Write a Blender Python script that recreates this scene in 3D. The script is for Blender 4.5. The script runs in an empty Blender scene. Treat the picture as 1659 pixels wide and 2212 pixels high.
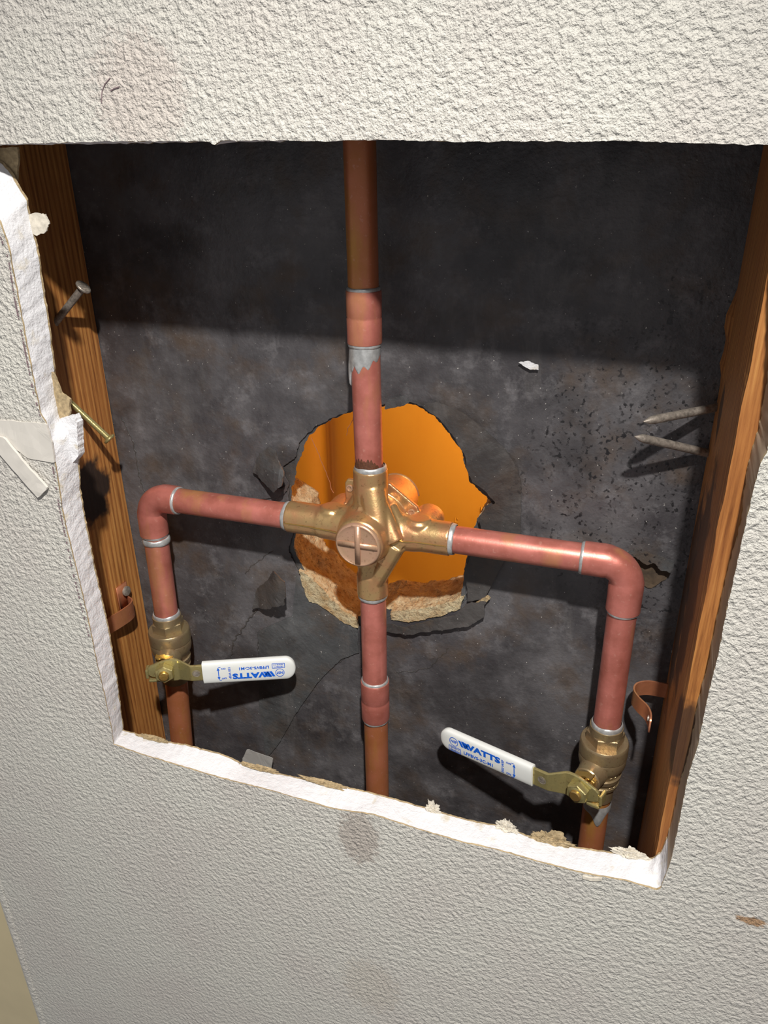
import bpy, bmesh, math, random
from mathutils import Vector, Matrix, noise
random.seed(7)
sc = bpy.context.scene
V = Vector

# ---------------- camera ----------------
FPX = 1674.84
CAM_LOC = V((0.14624, -0.30174, 0.20318))
CAM_ROT = (1.127881, 0.010958, 0.324032)
cd = bpy.data.cameras.new('camera'); cam = bpy.data.objects.new('camera', cd)
sc.collection.objects.link(cam); sc.camera = cam
cam.location = CAM_LOC; cam.rotation_euler = CAM_ROT
cd.sensor_fit = 'VERTICAL'; cd.sensor_height = 36.0; cd.lens = 36.0*FPX/2212.0
cd.clip_start = 0.01

# ---------------- light and exposure ----------------
LAMP_POS = V((0.225, -0.45, 0.635))
w = bpy.data.worlds.new('world'); sc.world = w; w.use_nodes = True
w.node_tree.nodes['Background'].inputs[0].default_value = (0.97, 0.97, 1.0, 1)
w.node_tree.nodes['Background'].inputs[1].default_value = 0.27
ld = bpy.data.lights.new('work_light', 'SPOT'); lo = bpy.data.objects.new('work_light', ld)
sc.collection.objects.link(lo); lo.location = LAMP_POS
lo.rotation_euler = (V((-0.32, 0.0, -0.95))-LAMP_POS).to_track_quat('-Z', 'Y').to_euler()
ld.energy = 52; ld.color = (1.0, 0.975, 0.935); ld.shadow_soft_size = 0.013
ld.spot_size = math.radians(92); ld.spot_blend = 1.0
sd = bpy.data.lights.new('shower_lamp', 'AREA'); so = bpy.data.objects.new('shower_lamp', sd)
sc.collection.objects.link(so); so.location = (0.20, 0.175, 0.10)
so.rotation_euler = V((-0.05, 1.0, 0.0)).to_track_quat('-Z', 'Y').to_euler()
sd.shape = 'DISK'; sd.size = 0.10; sd.energy = 5.0; sd.color = (1.0, 0.80, 0.55)
sc.view_settings.view_transform = 'Standard'
sc.view_settings.look = 'None'
sc.view_settings.gamma = 1.0
sc.view_settings.use_curve_mapping = False
sc.view_settings.exposure = 0.0

# ---------------- helpers ----------------
from mathutils import Euler
RM = Euler(CAM_ROT).to_matrix()
def ray(px, py):
    return RM @ V(((px-829.5)/FPX, -(py-1106.0)/FPX, -1.0))
def at(px, py, Y):
    d = ray(px, py); k = (Y-CAM_LOC.y)/d.y
    return CAM_LOC+d*k
def atx(px, py, X):
    d = ray(px, py); k = (X-CAM_LOC.x)/d.x
    return CAM_LOC+d*k

COL = sc.collection
def put(name, bm, mat, parent=None, smooth=True, mods=None):
    me = bpy.data.meshes.new(name); bm.normal_update()
    if smooth:
        for e in bm.edges:
            if len(e.link_faces) == 2 and e.calc_face_angle(0) > math.radians(38): e.smooth = False
    bm.to_mesh(me); bm.free()
    o = bpy.data.objects.new(name, me); COL.objects.link(o)
    mats = mat if isinstance(mat, (list, tuple)) else [mat]
    for m in mats: me.materials.append(m)
    if smooth:
        for p in me.polygons: p.use_smooth = True
    if parent:
        o.parent = parent
        m = Matrix.Identity(4); q = parent
        m = world_of(parent)
        o.matrix_parent_inverse = m.inverted()
    return o
def world_of(o):
    m = Matrix.Translation(o.location)
    if o.parent: m = world_of(o.parent) @ o.matrix_parent_inverse @ m
    return m
def thing(name, label, cat, loc, group=None):
    o = bpy.data.objects.new(name, None); COL.objects.link(o); o.location = loc
    o.empty_display_size = 0.01
    o['label'] = label; o['category'] = cat
    if group: o['group'] = group
    return o
def tag(o, label, cat, group=None):
    o['label'] = label; o['category'] = cat
    if group: o['group'] = group
    return o
def lab(o, l): o['label'] = l; return o
def basis(z, xh=None):
    z = V(z).normalized()
    if xh is None: xh = V((1, 0, 0)) if abs(z.x) < .8 else V((0, 0, 1))
    x = V(xh); x = (x-z*x.dot(z)).normalized(); y = z.cross(x)
    return Matrix((x, y, z)).transposed()
def lathe(bm, o, z, prof, n=40, xh=None, cap=True, mi=0):
    """prof = [(distance along z, radius)]"""
    B = basis(z, xh); o = V(o); rings = []
    for h, r in prof:
        rings.append([bm.verts.new(o+B@V((r*math.cos(2*math.pi*i/n), r*math.sin(2*math.pi*i/n), h))) for i in range(n)])
    for a, b in zip(rings, rings[1:]):
        for i in range(n):
            f = bm.faces.new((a[i], a[(i+1) % n], b[(i+1) % n], b[i])); f.material_index = mi
    if cap:
        bm.faces.new(list(reversed(rings[0]))); bm.faces.new(rings[-1])
    return rings
def tube(bm, pts, r, n=32, cap=True, mi=0):
    pts = [V(p) for p in pts]; rs = r if isinstance(r, (list, tuple)) else [r]*len(pts)
    t0 = (pts[1]-pts[0]).normalized(); x = basis(t0).col[0].copy(); rings = []
    for i, p in enumerate(pts):
        if i == 0: t = t0
        elif i == len(pts)-1: t = (pts[-1]-pts[-2]).normalized()
        else: t = ((pts[i+1]-p).normalized()+(p-pts[i-1]).normalized()).normalized()
        x = (x-t*x.dot(t)).normalized(); y = t.cross(x)
        rings.append([bm.verts.new(p+(x*math.cos(2*math.pi*k/n)+y*math.sin(2*math.pi*k/n))*rs[i]) for k in range(n)])
    for a, b in zip(rings, rings[1:]):
        for k in range(n):
            f = bm.faces.new((a[k], a[(k+1) % n], b[(k+1) % n], b[k])); f.material_index = mi
    if cap:
        bm.faces.new(list(reversed(rings[0]))); bm.faces.new(rings[-1])
    return rings
def solder(bm, o, z, r, hw=0.0012, amp=0.0004, seed=0, drip=None):
    """an uneven bead of solder round a pipe"""
    B = basis(z); n = 48; m = 8; rings = []
    for j in range(m+1):
        a = math.pi*j/m
        ring = []
        for i in range(n):
            th = 2*math.pi*i/n
            d = B@V((math.cos(th), math.sin(th), 0))
            k = noise.noise(V((math.cos(th)*1.5+seed, math.sin(th)*1.5, seed*2.3)))
            h2 = hw*(1+.35*k)
            rr = r+(0.0007+amp*(k+.5))*math.sin(a)
            ring.append(bm.verts.new(V(o)+d*rr+B.col[2]*(-math.cos(a)*h2)))
        rings.append(ring)
    for a, b in zip(rings, rings[1:]):
        for i in range(n): bm.faces.new((a[i], a[(i+1) % n], b[(i+1) % n], b[i]))
def box(bm, lo, hi, M=None):
    vs = []
    for z in (lo[2], hi[2]):
        for y in (lo[1], hi[1]):
            for x in (lo[0], hi[0]):
                p = V((x, y, z)); vs.append(bm.verts.new(M@p if M else p))
    for f in ((0, 2, 3, 1), (4, 5, 7, 6), (0, 1, 5, 4), (2, 6, 7, 3), (0, 4, 6, 2), (1, 3, 7, 5)):
        bm.faces.new([vs[i] for i in f])
def hexa(bm, o, z, h0, h1, r, xh=None, ch=.0005):
    B = basis(z, xh); rings = []
    for h, rr in ((h0, r-ch), (h0+ch, r), (h1-ch, r), (h1, r-ch)):
        rings.append([bm.verts.new(V(o)+B@V((rr*math.cos(math.pi/3*i), rr*math.sin(math.pi/3*i), h))) for i in range(6)])
    for a, b in zip(rings, rings[1:]):
        for i in range(6): bm.faces.new((a[i], a[(i+1) % 6], b[(i+1) % 6], b[i]))
    bm.faces.new(list(reversed(rings[0]))); bm.faces.new(rings[-1])
def resample(pts, n, jit=0.0, seed=0.0, axes=(0, 2), freq=1.0):
    L = [0]
    for a, b in zip(pts, pts[1:]): L.append(L[-1]+(b-a).length)
    out = []; j = 0
    for i in range(n):
        s = L[-1]*i/n
        while L[j+1] < s: j += 1
        t = (s-L[j])/max(1e-9, L[j+1]-L[j]); p = pts[j].lerp(pts[j+1], t)
        if jit:
            q = p*(260*freq)+V((seed, 0, 0))
            v = noise.noise_vector(q)+noise.noise_vector(q*3.1)*.6+noise.noise_vector(q*8)*.35
            p = p.copy(); p.x += v.x*jit; p.z += v.z*jit
        out.append(p)
    return out
def fill_loops(bm, loops):
    es = []
    for lp in loops:
        for a, b in zip(lp, lp[1:]+lp[:1]):
            e = bm.edges.get((a, b)) or bm.edges.new((a, b)); es.append(e)
    return bmesh.ops.triangle_fill(bm, edges=es, use_beauty=True, use_dissolve=False)['geom']
def ragged(px, Y, n=60, jit=.0007, seed=0.0):
    pts = [at(x, y, Y) for x, y in px]; pts.append(pts[0])
    return resample(pts, n, jit, seed)
def sheet(px, Y, th, mat, name, parent=None, n=70, jit=.0006, seed=0.0, curl=None):
    """a torn sheet: ragged outline, real thickness; curl(p) gives how far each point lifts toward the room"""
    bm = bmesh.new(); pts = ragged(px, Y, n, jit, seed)
    lp = [bm.verts.new(p) for p in pts]; fill_loops(bm, [lp])
    bmesh.ops.subdivide_edges(bm, edges=[e for e in bm.edges if not e.is_boundary], cuts=2, use_grid_fill=True)
    bmesh.ops.triangulate(bm, faces=bm.faces[:])
    for v in bm.verts:
        k = noise.noise(v.co*120+V((seed, 3, 1)))*.0006
        v.co.y -= (curl(v.co) if curl else 0)+abs(k)
    r = bmesh.ops.extrude_face_region(bm, geom=bm.faces[:])
    for g in r['geom']:
        if isinstance(g, bmesh.types.BMVert): g.co.y += th
    bmesh.ops.recalc_face_normals(bm, faces=bm.faces[:])
    return put(name, bm, mat, parent, smooth=False)

# ---------------- materials ----------------
class NT:
    def __init__(s, name):
        s.m = bpy.data.materials.new(name); s.m.use_nodes = True; s.t = s.m.node_tree
        s.b = s.t.nodes['Principled BSDF']; s.co = s.n('ShaderNodeTexCoord').outputs['Object']
    def n(s, ty, **k):
        x = s.t.nodes.new(ty)
        for a, v in k.items(): setattr(x, a, v)
        return x
    def l(s, a, b): s.t.links.new(a, b)
    def scaled(s, sc_, loc=(0, 0, 0)):
        m = s.n('ShaderNodeMapping'); m.inputs['Scale'].default_value = sc_; m.inputs['Location'].default_value = loc
        s.l(s.co, m.inputs[0]); return m.outputs[0]
    def noise(s, scale, detail=4, rough=.55, vec=None, dist=0):
        x = s.n('ShaderNodeTexNoise'); x.inputs['Scale'].default_value = scale; x.inputs['Detail'].default_value = detail
        x.inputs['Roughness'].default_value = rough; x.inputs['Distortion'].default_value = dist
        s.l(vec or s.co, x.inputs['Vector']); return x.outputs[0]
    def ramp(s, f, stops):
        x = s.n('ShaderNodeValToRGB'); s.l(f, x.inputs[0]); e = x.color_ramp.elements
        while len(e) < len(stops): e.new(.5)
        for q, (p, c) in zip(e, stops): q.position = p; q.color = (*c, 1) if len(c) == 3 else c
        return x.outputs[0]
    def mix(s, f, a, b, mode='MIX'):
        x = s.n('ShaderNodeMix', data_type='RGBA', blend_type=mode)
        if isinstance(f, (int, float)): x.inputs[0].default_value = f
        else: s.l(f, x.inputs[0])
        for v, i in ((a, 6), (b, 7)):
            if isinstance(v, tuple): x.inputs[i].default_value = (*v, 1)
            else: s.l(v, x.inputs[i])
        return x.outputs[2]
    def math(s, op, a, b=0.0, clamp=False):
        x = s.n('ShaderNodeMath', operation=op, use_clamp=clamp)
        for v, i in ((a, 0), (b, 1)):
            if isinstance(v, (int, float)): x.inputs[i].default_value = v
            else: s.l(v, x.inputs[i])
        return x.outputs[0]
    def blob(s, p, rad, sc3=(1, 1, 1), wob=0.5, wscale=120):
        """soft mask (1 inside) round a place on the thing"""
        a = s.n('ShaderNodeVectorMath', operation='SUBTRACT'); s.l(s.co, a.inputs[0]); a.inputs[1].default_value = p
        b = s.n('ShaderNodeVectorMath', operation='MULTIPLY'); s.l(a.outputs[0], b.inputs[0]); b.inputs[1].default_value = sc3
        c = s.n('ShaderNodeVectorMath', operation='LENGTH'); s.l(b.outputs[0], c.inputs[0])
        d = s.math('DIVIDE', c.outputs['Value'], rad)
        k = s.noise(wscale, 4); d = s.math('ADD', d, s.math('MULTIPLY', s.math('SUBTRACT', k, .5), wob*2))
        m = s.n('ShaderNodeMapRange', interpolation_type='SMOOTHSTEP'); s.l(d, m.inputs[0])
        m.inputs[1].default_value = 1.15; m.inputs[2].default_value = .75; m.inputs[3].default_value = 0; m.inputs[4].default_value = 1
        return m.outputs[0]
    def bump(s, h, strength=.4, dist=.001):
        x = s.n('ShaderNodeBump'); x.inputs['Strength'].default_value = strength; x.inputs['Distance'].default_value = dist
        s.l(h, x.inputs['Height'])
        if s.b.inputs['Normal'].is_linked: s.l(s.b.inputs['Normal'].links[0].from_socket, x.inputs['Normal'])
        s.l(x.outputs[0], s.b.inputs['Normal'])
    def set(s, **k):
        for a, v in k.items():
            i = s.b.inputs[a.replace('_', ' ')]
            if isinstance(v, (int, float)): i.default_value = v
            elif isinstance(v, tuple): i.default_value = (*v, 1)
            else: s.l(v, i)
        return s.m

YP, T, D = 0.081, 0.0155, 0.108      # pipe axis, drywall thickness, back sheet
XL, XR = -0.184, 0.184               # stud faces

def m_wall():
    s = NT('painted_texture')
    n1 = s.noise(360, 4, .55, None, .1); n2 = s.noise(900, 3, .65); n3 = s.noise(130, 2)
    h = s.math('ADD', s.ramp(n1, [(.36, (0, 0, 0)), (.66, (1, 1, 1))]), s.math('ADD', s.math('MULTIPLY', n2, .75), s.math('MULTIPLY', n3, .8)))
    c = s.mix(s.ramp(s.noise(14, 3), [(.4, (0, 0, 0)), (.65, (1, 1, 1))]), (.60, .578, .520), (.58, .545, .495))
    for p, r, sc3, col, k in ((at(775, 1810, 0), .013, (1, 1, .62), (.24, .16, .12), .38), (at(1625, 1990, 0), .0042, (.6, 1, 1.4), (.35, .17, .05), .8),
                        (at(300, 205, 0), .022, (1, 1, 1), (.52, .42, .37), .35), (at(800, 2130, 0), .02, (1, 1, .8), (.42, .33, .24), .22)):
        c = s.mix(s.math('MULTIPLY', s.blob(tuple(p), r, sc3, .8, 300), k), c, col)
    s.bump(h, .85, .0011)
    return s.set(Base_Color=c, Roughness=.55, Specular_IOR_Level=.35)
def m_plaster():
    s = NT('gypsum_core')
    n = s.noise(220, 5, .6)
    c = s.mix(s.ramp(s.noise(90, 4), [(.62, (0, 0, 0)), (.75, (1, 1, 1))]), (.70, .69, .70), (.58, .52, .41))
    s.bump(s.math('ADD', n, s.math('MULTIPLY', s.noise(900, 3), .3)), .8, .0012)
    return s.set(Base_Color=c, Roughness=.75)
def m_simple(name, col, rough=.6, metal=0.0, var=.15, nscale=200, bump=.3, bd=.0005, **k):
    s = NT(name); n = s.noise(nscale, 5)
    c = s.mix(s.ramp(n, [(.3, (0, 0, 0)), (.7, (1, 1, 1))]), tuple(x*(1-var) for x in col), tuple(min(1, x*(1+var)) for x in col))
    if bump: s.bump(n, bump, bd)
    return s.set(Base_Color=c, Roughness=rough, Metallic=metal, **k)
def m_copper(name='copper', base=(.66, .22, .175), dark=(.38, .11, .075), gold=(.60, .29, .10), metal=.5, rough=.36, amt=.75):
    s = NT(name)
    n = s.noise(55, 5, .6); v = s.scaled((1, 1, .25)); g = s.noise(40, 4, .6, v)
    c = s.mix(s.ramp(n, [(.35, (0, 0, 0)), (.75, (1, 1, 1))]), base, dark)
    c = s.mix(s.math('MULTIPLY', s.ramp(g, [(.52, (0, 0, 0)), (.68, (1, 1, 1))]), amt), c, gold)
    c = s.mix(s.math('MULTIPLY', s.ramp(s.noise(420, 3), [(.62, (0, 0, 0)), (.72, (1, 1, 1))]), .35), c, (.72, .38, .30))
    r = s.math('ADD', s.math('MULTIPLY', s.noise(130, 4), .22), rough-.1)
    s.bump(s.noise(900, 2), .12, .0002)
    return s.set(Base_Color=c, Roughness=r, Metallic=metal)
def m_brass(name='cast_brass', a=(.58, .38, .17), b=(.62, .31, .15), metal=.74, rough=.33):
    s = NT(name)
    c = s.mix(s.ramp(s.noise(70, 4), [(.4, (0, 0, 0)), (.62, (1, 1, 1))]), a, b)
    c = s.mix(s.math('MULTIPLY', s.ramp(s.noise(500, 3), [(.60, (0, 0, 0)), (.70, (1, 1, 1))]), .5), c, (.22, .12, .05))
    s.bump(s.noise(700, 3), .30, .0003); s.bump(s.noise(120, 3), .15, .0008)
    return s.set(Base_Color=c, Roughness=rough, Metallic=metal)
def m_wood():
    s = NT('stained_stud')
    wob = s.noise(5, 3, .5, s.scaled((1, 1, .5)))
    wv = s.n('ShaderNodeTexWave', wave_type='BANDS', bands_direction='Y')
    wv.inputs['Scale'].default_value = 78; wv.inputs['Distortion'].default_value = 9; wv.inputs['Detail'].default_value = 4
    wv.inputs['Detail Scale'].default_value = .5; wv.inputs['Detail Roughness'].default_value = .65
    s.l(s.scaled((1, 1, .09)), wv.inputs['Vector'])
    fib = s.noise(16, 6, .7, s.scaled((40, 40, 1.4)))
    g = s.math('ADD', s.math('MULTIPLY', wv.outputs[1], .20), s.math('MULTIPLY', fib, .80))
    c = s.ramp(g, [(.26, (.14, .042, .010)), (.46, (.38, .150, .038)), (.72, (.58, .28, .08))])
    c = s.mix(s.math('MULTIPLY', s.ramp(s.noise(18, 4), [(.5, (0, 0, 0)), (.75, (1, 1, 1))]), .45), c, (.27, .09, .025))
    for p, r, sc3, k in ((atx(195, 1065, XL), .021, (1, 1, .95), .97), (V((.186, .06, .0)), .034, (1, 1.6, .5), .75), (V((.184, .09, -.02)), .03, (1, 1.8, .45), .8),
                         (V((.190, .0155, -.055)), .017, (1, 1, .7), .8), (atx(1556, 890, XR), .007, (1, 1, .5), .8)):
        c = s.mix(s.math('MULTIPLY', s.blob(tuple(p), r, sc3, .6, 90), k), c, (.018, .012, .010))
    s.bump(g, .5, .0009)
    return s.set(Base_Color=c, Roughness=.5)
def m_tar(name='tar_paper', base=(.047, .043, .046), hi=(.20, .19, .195), rough=.42):
    s = NT(name)
    n1 = s.noise(16, 6, .65); n2 = s.noise(60, 6, .7); n3 = s.noise(420, 3)
    c = s.mix(s.ramp(n1, [(.35, (0, 0, 0)), (.72, (1, 1, 1))]), base, tuple(.6*h+.4*b for h, b in zip(hi, base)))
    c = s.mix(s.math('MULTIPLY', s.ramp(n2, [(.52, (0, 0, 0)), (.75, (1, 1, 1))]), .7), c, hi)
    c = s.mix(s.math('MULTIPLY', s.ramp(s.noise(28, 5, .6), [(.50, (0, 0, 0)), (.68, (1, 1, 1))]), .7), c, (.085, .056, .036))
    c = s.mix(s.math('MULTIPLY', s.ramp(s.noise(9, 5, .7), [(.50, (0, 0, 0)), (.60, (1, 1, 1))]), .55), c, (.020, .018, .019))
    vert = s.noise(34, 6, .75, s.scaled((1, 1, .28)), .5)
    c = s.mix(s.math('MULTIPLY', s.ramp(vert, [(.56, (0, 0, 0)), (.74, (1, 1, 1))]), .55), c, (.13, .12, .115))
    # black mottling toward the right stud
    vo = s.n('ShaderNodeTexNoise'); vo.inputs['Scale'].default_value = 400; vo.inputs['Detail'].default_value = 3; s.l(s.co, vo.inputs['Vector'])
    mk = s.math('MULTIPLY', s.math('MULTIPLY', s.ramp(vo.outputs[0], [(.57, (0, 0, 0)), (.63, (1, 1, 1))]), s.ramp(s.noise(70, 3), [(.40, (.15, .15, .15)), (.58, (1, 1, 1))])), s.blob((.155, D, .04), .07, (1, 1, .7), .6, 40))
    c = s.mix(mk, c, (.012, .011, .012))
    # dust specks
    sp = s.ramp(s.noise(650, 2, .5), [(.735, (0, 0, 0)), (.76, (1, 1, 1))])
    c = s.mix(s.math('MULTIPLY', sp, .8), c, (.55, .52, .48))
    s.bump(s.math('ADD', n2, s.math('MULTIPLY', n3, .5)), .55, .0012)
    r = s.math('ADD', s.math('MULTIPLY', n2, .35), rough-.15)
    return s.set(Base_Color=c, Roughness=r)
def m_board():
    s = NT('crumbly_backer')
    c = s.mix(s.ramp(s.noise(110, 6, .7), [(.38, (0, 0, 0)), (.66, (1, 1, 1))]), (.60, .50, .31), (.40, .24, .10))
    c = s.mix(s.math('MULTIPLY', s.ramp(s.noise(420, 4), [(.55, (0, 0, 0)), (.65, (1, 1, 1))]), .6), c, (.16, .10, .05))
    s.bump(s.noise(190, 6, .7), 1.0, .003); s.bump(s.noise(700, 3), .6, .0008)
    return s.set(Base_Color=c, Roughness=.85)
def m_orange():
    s = NT('amber_surround')
    c = s.mix(s.ramp(s.noise(9, 3, .5, s.scaled((1, 1, .5))), [(.35, (0, 0, 0)), (.7, (1, 1, 1))]), (.85, .36, .035), (.76, .29, .022))
    return s.set(Base_Color=c, Roughness=.45)

M = dict(
    wall=m_wall(), gyp=m_plaster(), paper=m_simple('brown_paper', (.36, .27, .15), .8, var=.35, nscale=500, bump=.6),
    cutside=m_simple('shaded_cut_face', (.36, .27, .19), .7, var=.12, nscale=120, bump=.25),  # right cut: shade and brown bounce from the stud put into the colour
    tearbrown=m_simple('torn_brown', (.075, .050, .030), .8, var=.4, nscale=250, bump=.6),
    bare=m_simple('bare_paint', (.60, .565, .51), .6, var=.05, nscale=60, bump=.1),
    cream=m_simple('cream_paper', (.60, .55, .46), .8, var=.2, nscale=400, bump=.5),
    copper=m_copper(), copper_gold=m_copper('aged_copper', (.58, .20, .10), (.46, .16, .05), (.56, .29, .06), .5, .4, .9),
    copper_strap=m_copper('strap_copper', (.62, .25, .13), (.40, .15, .07), (.55, .28, .1), .6, .35, .6),
    brass=m_brass(), cap=m_brass('rosy_brass', (.56, .33, .22), (.50, .32, .19), .5, .34),
    valve=m_brass('valve_bronze', (.40, .31, .17), (.36, .26, .15), .72, .34),
    zinc=m_brass('yellow_zinc_plate', (.56, .47, .20), (.48, .42, .19), .7, .28),
    gold=m_brass('gold_brass', (.68, .45, .12), (.62, .40, .14), .85, .25),
    solder=m_simple('solder', (.50, .50, .49), .38, .55, .25, 300, .4, .0005),
    steel=m_simple('dull_steel', (.30, .26, .22), .5, .5, .4, 500, .5, .0004),
    vinyl=m_simple('white_vinyl', (.72, .73, .70), .38, 0, .03, 60, .1, .0003),
    ink=m_simple('blue_ink', (.004, .11, .62), .5, 0, .05, 60, 0),
    wood=m_wood(), tar=m_tar(), tar2=m_tar('torn_tar_paper', (.040, .036, .034), (.11, .10, .095), .5),
    tar3=m_tar('grey_felt', (.055, .056, .058), (.13, .13, .13), .45),
    board=m_board(), orange=m_orange(),
    pencil=m_simple('pencil', (.20, .14, .15), .7, 0, .1, 200, 0),
    grime=m_simple('burnt_flux', (.10, .035, .015), .6, 0, .4, 900, .6, .0004),
    trim=m_simple('yellowed_trim', (.60, .50, .30), .5, 0, .05, 30, .05),
)
def tr():
    s = NT('clear_film'); return s.set(Base_Color=(.55, .53, .50), Roughness=.25, Alpha=.55)
M['film'] = tr()

# ---------------- the setting ----------------
def opening():
    P0 = lambda L: [at(x, y, 0) for x, y in L]
    PT = lambda L: [at(x, y, T) for x, y in L]
    top_f = P0([(-60, 314), (100, 309), (250, 305), (440, 305), (456, 309), (462, 315), (470, 308), (480, 304), (600, 303), (700, 305), (760, 303), (830, 302), (1000, 306), (1200, 305), (1340, 304), (1500, 309), (1659, 313), (1705, 315)])
    right_f = P0([(1705, 315), (1690, 700), (1675, 880), (1659, 969), (1640, 1010), (1618, 1100), (1594, 1209), (1571, 1314), (1548, 1430), (1528, 1508), (1509, 1605), (1485, 1683), (1470, 1761), (1450, 1858), (1427, 1920)])
    bot_f = P0([(1427, 1920), (1418, 1923), (1353, 1903), (1265, 1888), (1164, 1862), (1070, 1835), (999, 1820), (911, 1794), (810, 1761), (716, 1747), (586, 1708), (480, 1682), (400, 1658), (300, 1628), (245, 1608)])
    left_f = P0([(245, 1608), (240, 1570), (225, 1500), (209, 1432), (188, 1330), (167, 1239), (152, 1180), (137, 1119), (122, 1020), (110, 960), (100, 915), (87, 893), (72, 820), (58, 752), (42, 660), (30, 600), (22, 553), (10, 510), (0, 481), (-30, 440), (-50, 380), (-60, 314)])
    # the back edge of the cut
    zt = top_f[0].z
    top_b = [V((p.x, T, 0.2045+.0003)) for p in top_f]
    right_b = PT([(1690, 330), (1672, 700), (1656, 824), (1647, 878), (1636, 933), (1618, 987), (1607, 1059), (1602, 1123), (1575, 1217), (1548, 1333), (1532, 1423), (1509, 1508), (1493, 1605), (1470, 1683), (1450, 1780), (1433, 1829)])
    right_b = [top_b[-1]]+right_b[1:]
    bot_b = PT([(1433, 1829), (1418, 1847), (1409, 1853), (1377, 1847), (1306, 1838), (1229, 1826), (1147, 1805), (1070, 1782), (1011, 1770), (922, 1744), (846, 1723), (763, 1702), (657, 1682), (539, 1655), (480, 1628), (400, 1607), (340, 1598), (300, 1585), (268, 1577)])
    left_b = PT([(268, 1577), (262, 1530), (253, 1462), (236, 1358), (206, 1224), (185, 1119), (174, 1050), (172, 985), (166, 915), (152, 905), (135, 900), (130, 879), (120, 800), (108, 698), (95, 620), (80, 520), (70, 480), (60, 430), (47, 408), (30, 375), (5, 348), (-30, 335), (-70, 320)])
    left_b[-1] = top_b[0]
    F = []; B = []
    for f, b, n in ((top_f, top_b, 260), (right_f, right_b, 260), (bot_f, bot_b, 260), (left_f, left_b, 260)):
        F += resample(f, n, .00035, 1.0); B += resample(b, n, .00055, 7.0)
    return F, B
FL, BL = opening()
WX0, WX1, WZ0, WZ1 = -0.278, 0.75, -0.95, 0.75
bm = bmesh.new()
levels = []
for s_, mi in ((0, 0), (.05, 2), (.3, 1), (.6, 1), (.93, 1), (1, 2)):
    ring = []
    for i, (f, b) in enumerate(zip(FL, BL)):
        p = f.lerp(b, s_)
        if 0 < s_ < 1:
            v = noise.noise_vector(p*150)+noise.noise_vector(p*420)*.5
            k_ = .00015 if 258 < i < 515 else .00035
            p.x += v.x*k_; p.z += v.z*k_
        ring.append(bm.verts.new(p))
    levels.append((ring, mi))
n = len(FL)
for (a, _), (b, mi) in zip(levels, levels[1:]):
    for i in range(n):
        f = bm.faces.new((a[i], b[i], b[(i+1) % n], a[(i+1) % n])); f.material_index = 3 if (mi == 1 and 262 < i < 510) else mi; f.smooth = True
def rect(y, x0=WX0, x1=WX1, z0=WZ0, z1=WZ1):
    pts = [V((x0, y, z1)), V((x1, y, z1)), V((x1, y, z0)), V((x0, y, z0)), V((x0, y, z1))]
    out = []
    for a, b in zip(pts, pts[1:]):
        k = 12
        out += [bm.verts.new(a.lerp(b, i/k)) for i in range(k)]
    return out
r0 = rect(0); r1 = rect(T)
for loops, mi in (((r0, levels[0][0]), 0), ((r1, levels[-1][0]), 2)):
    for g in fill_loops(bm, loops):
        if isinstance(g, bmesh.types.BMFace): g.material_index = mi
for i in range(len(r0)):
    bm.faces.new((r0[i], r0[(i+1) % len(r0)], r1[(i+1) % len(r0)], r1[i]))
bmesh.ops.recalc_face_normals(bm, faces=bm.faces[:])
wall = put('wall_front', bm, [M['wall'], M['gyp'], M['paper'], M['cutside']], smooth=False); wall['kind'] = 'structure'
for p in wall.data.polygons: p.use_smooth = p.material_index in (1, 3)

# rounded outside corner at the lower left and the yellowed trim past it
bm = bmesh.new(); pr = []
for k in range(9):
    a = math.pi/2*k/8
    pr.append((WX0+.0005-.008*math.sin(a)*1.0, -.0008+.008-.008*math.cos(a)))
pr = [(WX0+.004, .0015), (WX0+.003, -.0006)]+[(x, y-.0006) for x, y in pr]+[(WX0-.0075, .10), (WX0+.004, .10)]
N = 60; rows = []
for j in range(N+1):
    z = WZ0+(WZ1-WZ0)*j/N
    rows.append([bm.verts.new((x, y, z)) for x, y in pr])
for a, b in zip(rows, rows[1:]):
    for i in range(len(pr)): bm.faces.new((a[i], a[(i+1) % len(pr)], b[(i+1) % len(pr)], b[i]))
bmesh.ops.recalc_face_normals(bm, faces=bm.faces[:])
c = put('wall_left', bm, M['wall']); c['kind'] = 'structure'
bm = bmesh.new(); box(bm, (-.40, .012, WZ0), (-.2862, .03, WZ1)); bmesh.ops.bevel(bm, geom=bm.edges[:], offset=.002, segments=2)
c = put('trim_1', bm, M['trim'], smooth=False); c['kind'] = 'structure'

# torn paper and paint scraps that hang on the cut, children of the wall
def tuft(px, h, wdt, seed, mat, Y=T, name='paper_tuft'):
    """a frayed clump of torn facing paper standing on the cut edge"""
    c0 = at(px[0], px[1], Y-.001); bm = bmesh.new()
    bmesh.ops.create_icosphere(bm, subdivisions=5, radius=1.0)
    for v in bm.verts:
        d = v.co.copy(); q = d*1.6+V((seed*3.1, seed, 0))
        n_ = noise.noise(q)*.7+noise.noise(q*2.7)*.55+noise.noise(q*7)*.45+noise.noise(q*16)*.25
        r = 1+.75*n_
        spike = max(0, noise.noise(V((d.x*4+seed, d.y*3, 0))))*1.1*max(0, d.z)
        v.co = V((c0.x+d.x*wdt*r, c0.y+d.y*.0017*r, c0.z-.0004+max(-.25, d.z)*h*.62*(r+spike)))
    o = put(name, bm, mat, wall, smooth=False); lab(o, 'frayed tan tuft of torn facing paper on the cut edge'); return o
tuft((935, 1750), .0075, .0034, 3, M['cream'])
tuft((1092, 1788), .0065, .0055, 4, M['cream'])
tuft((1190, 1815), .0070, .0100, 5, M['paper'])
tuft((1362, 1846), .0050, .0075, 6, M['cream'])
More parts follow.
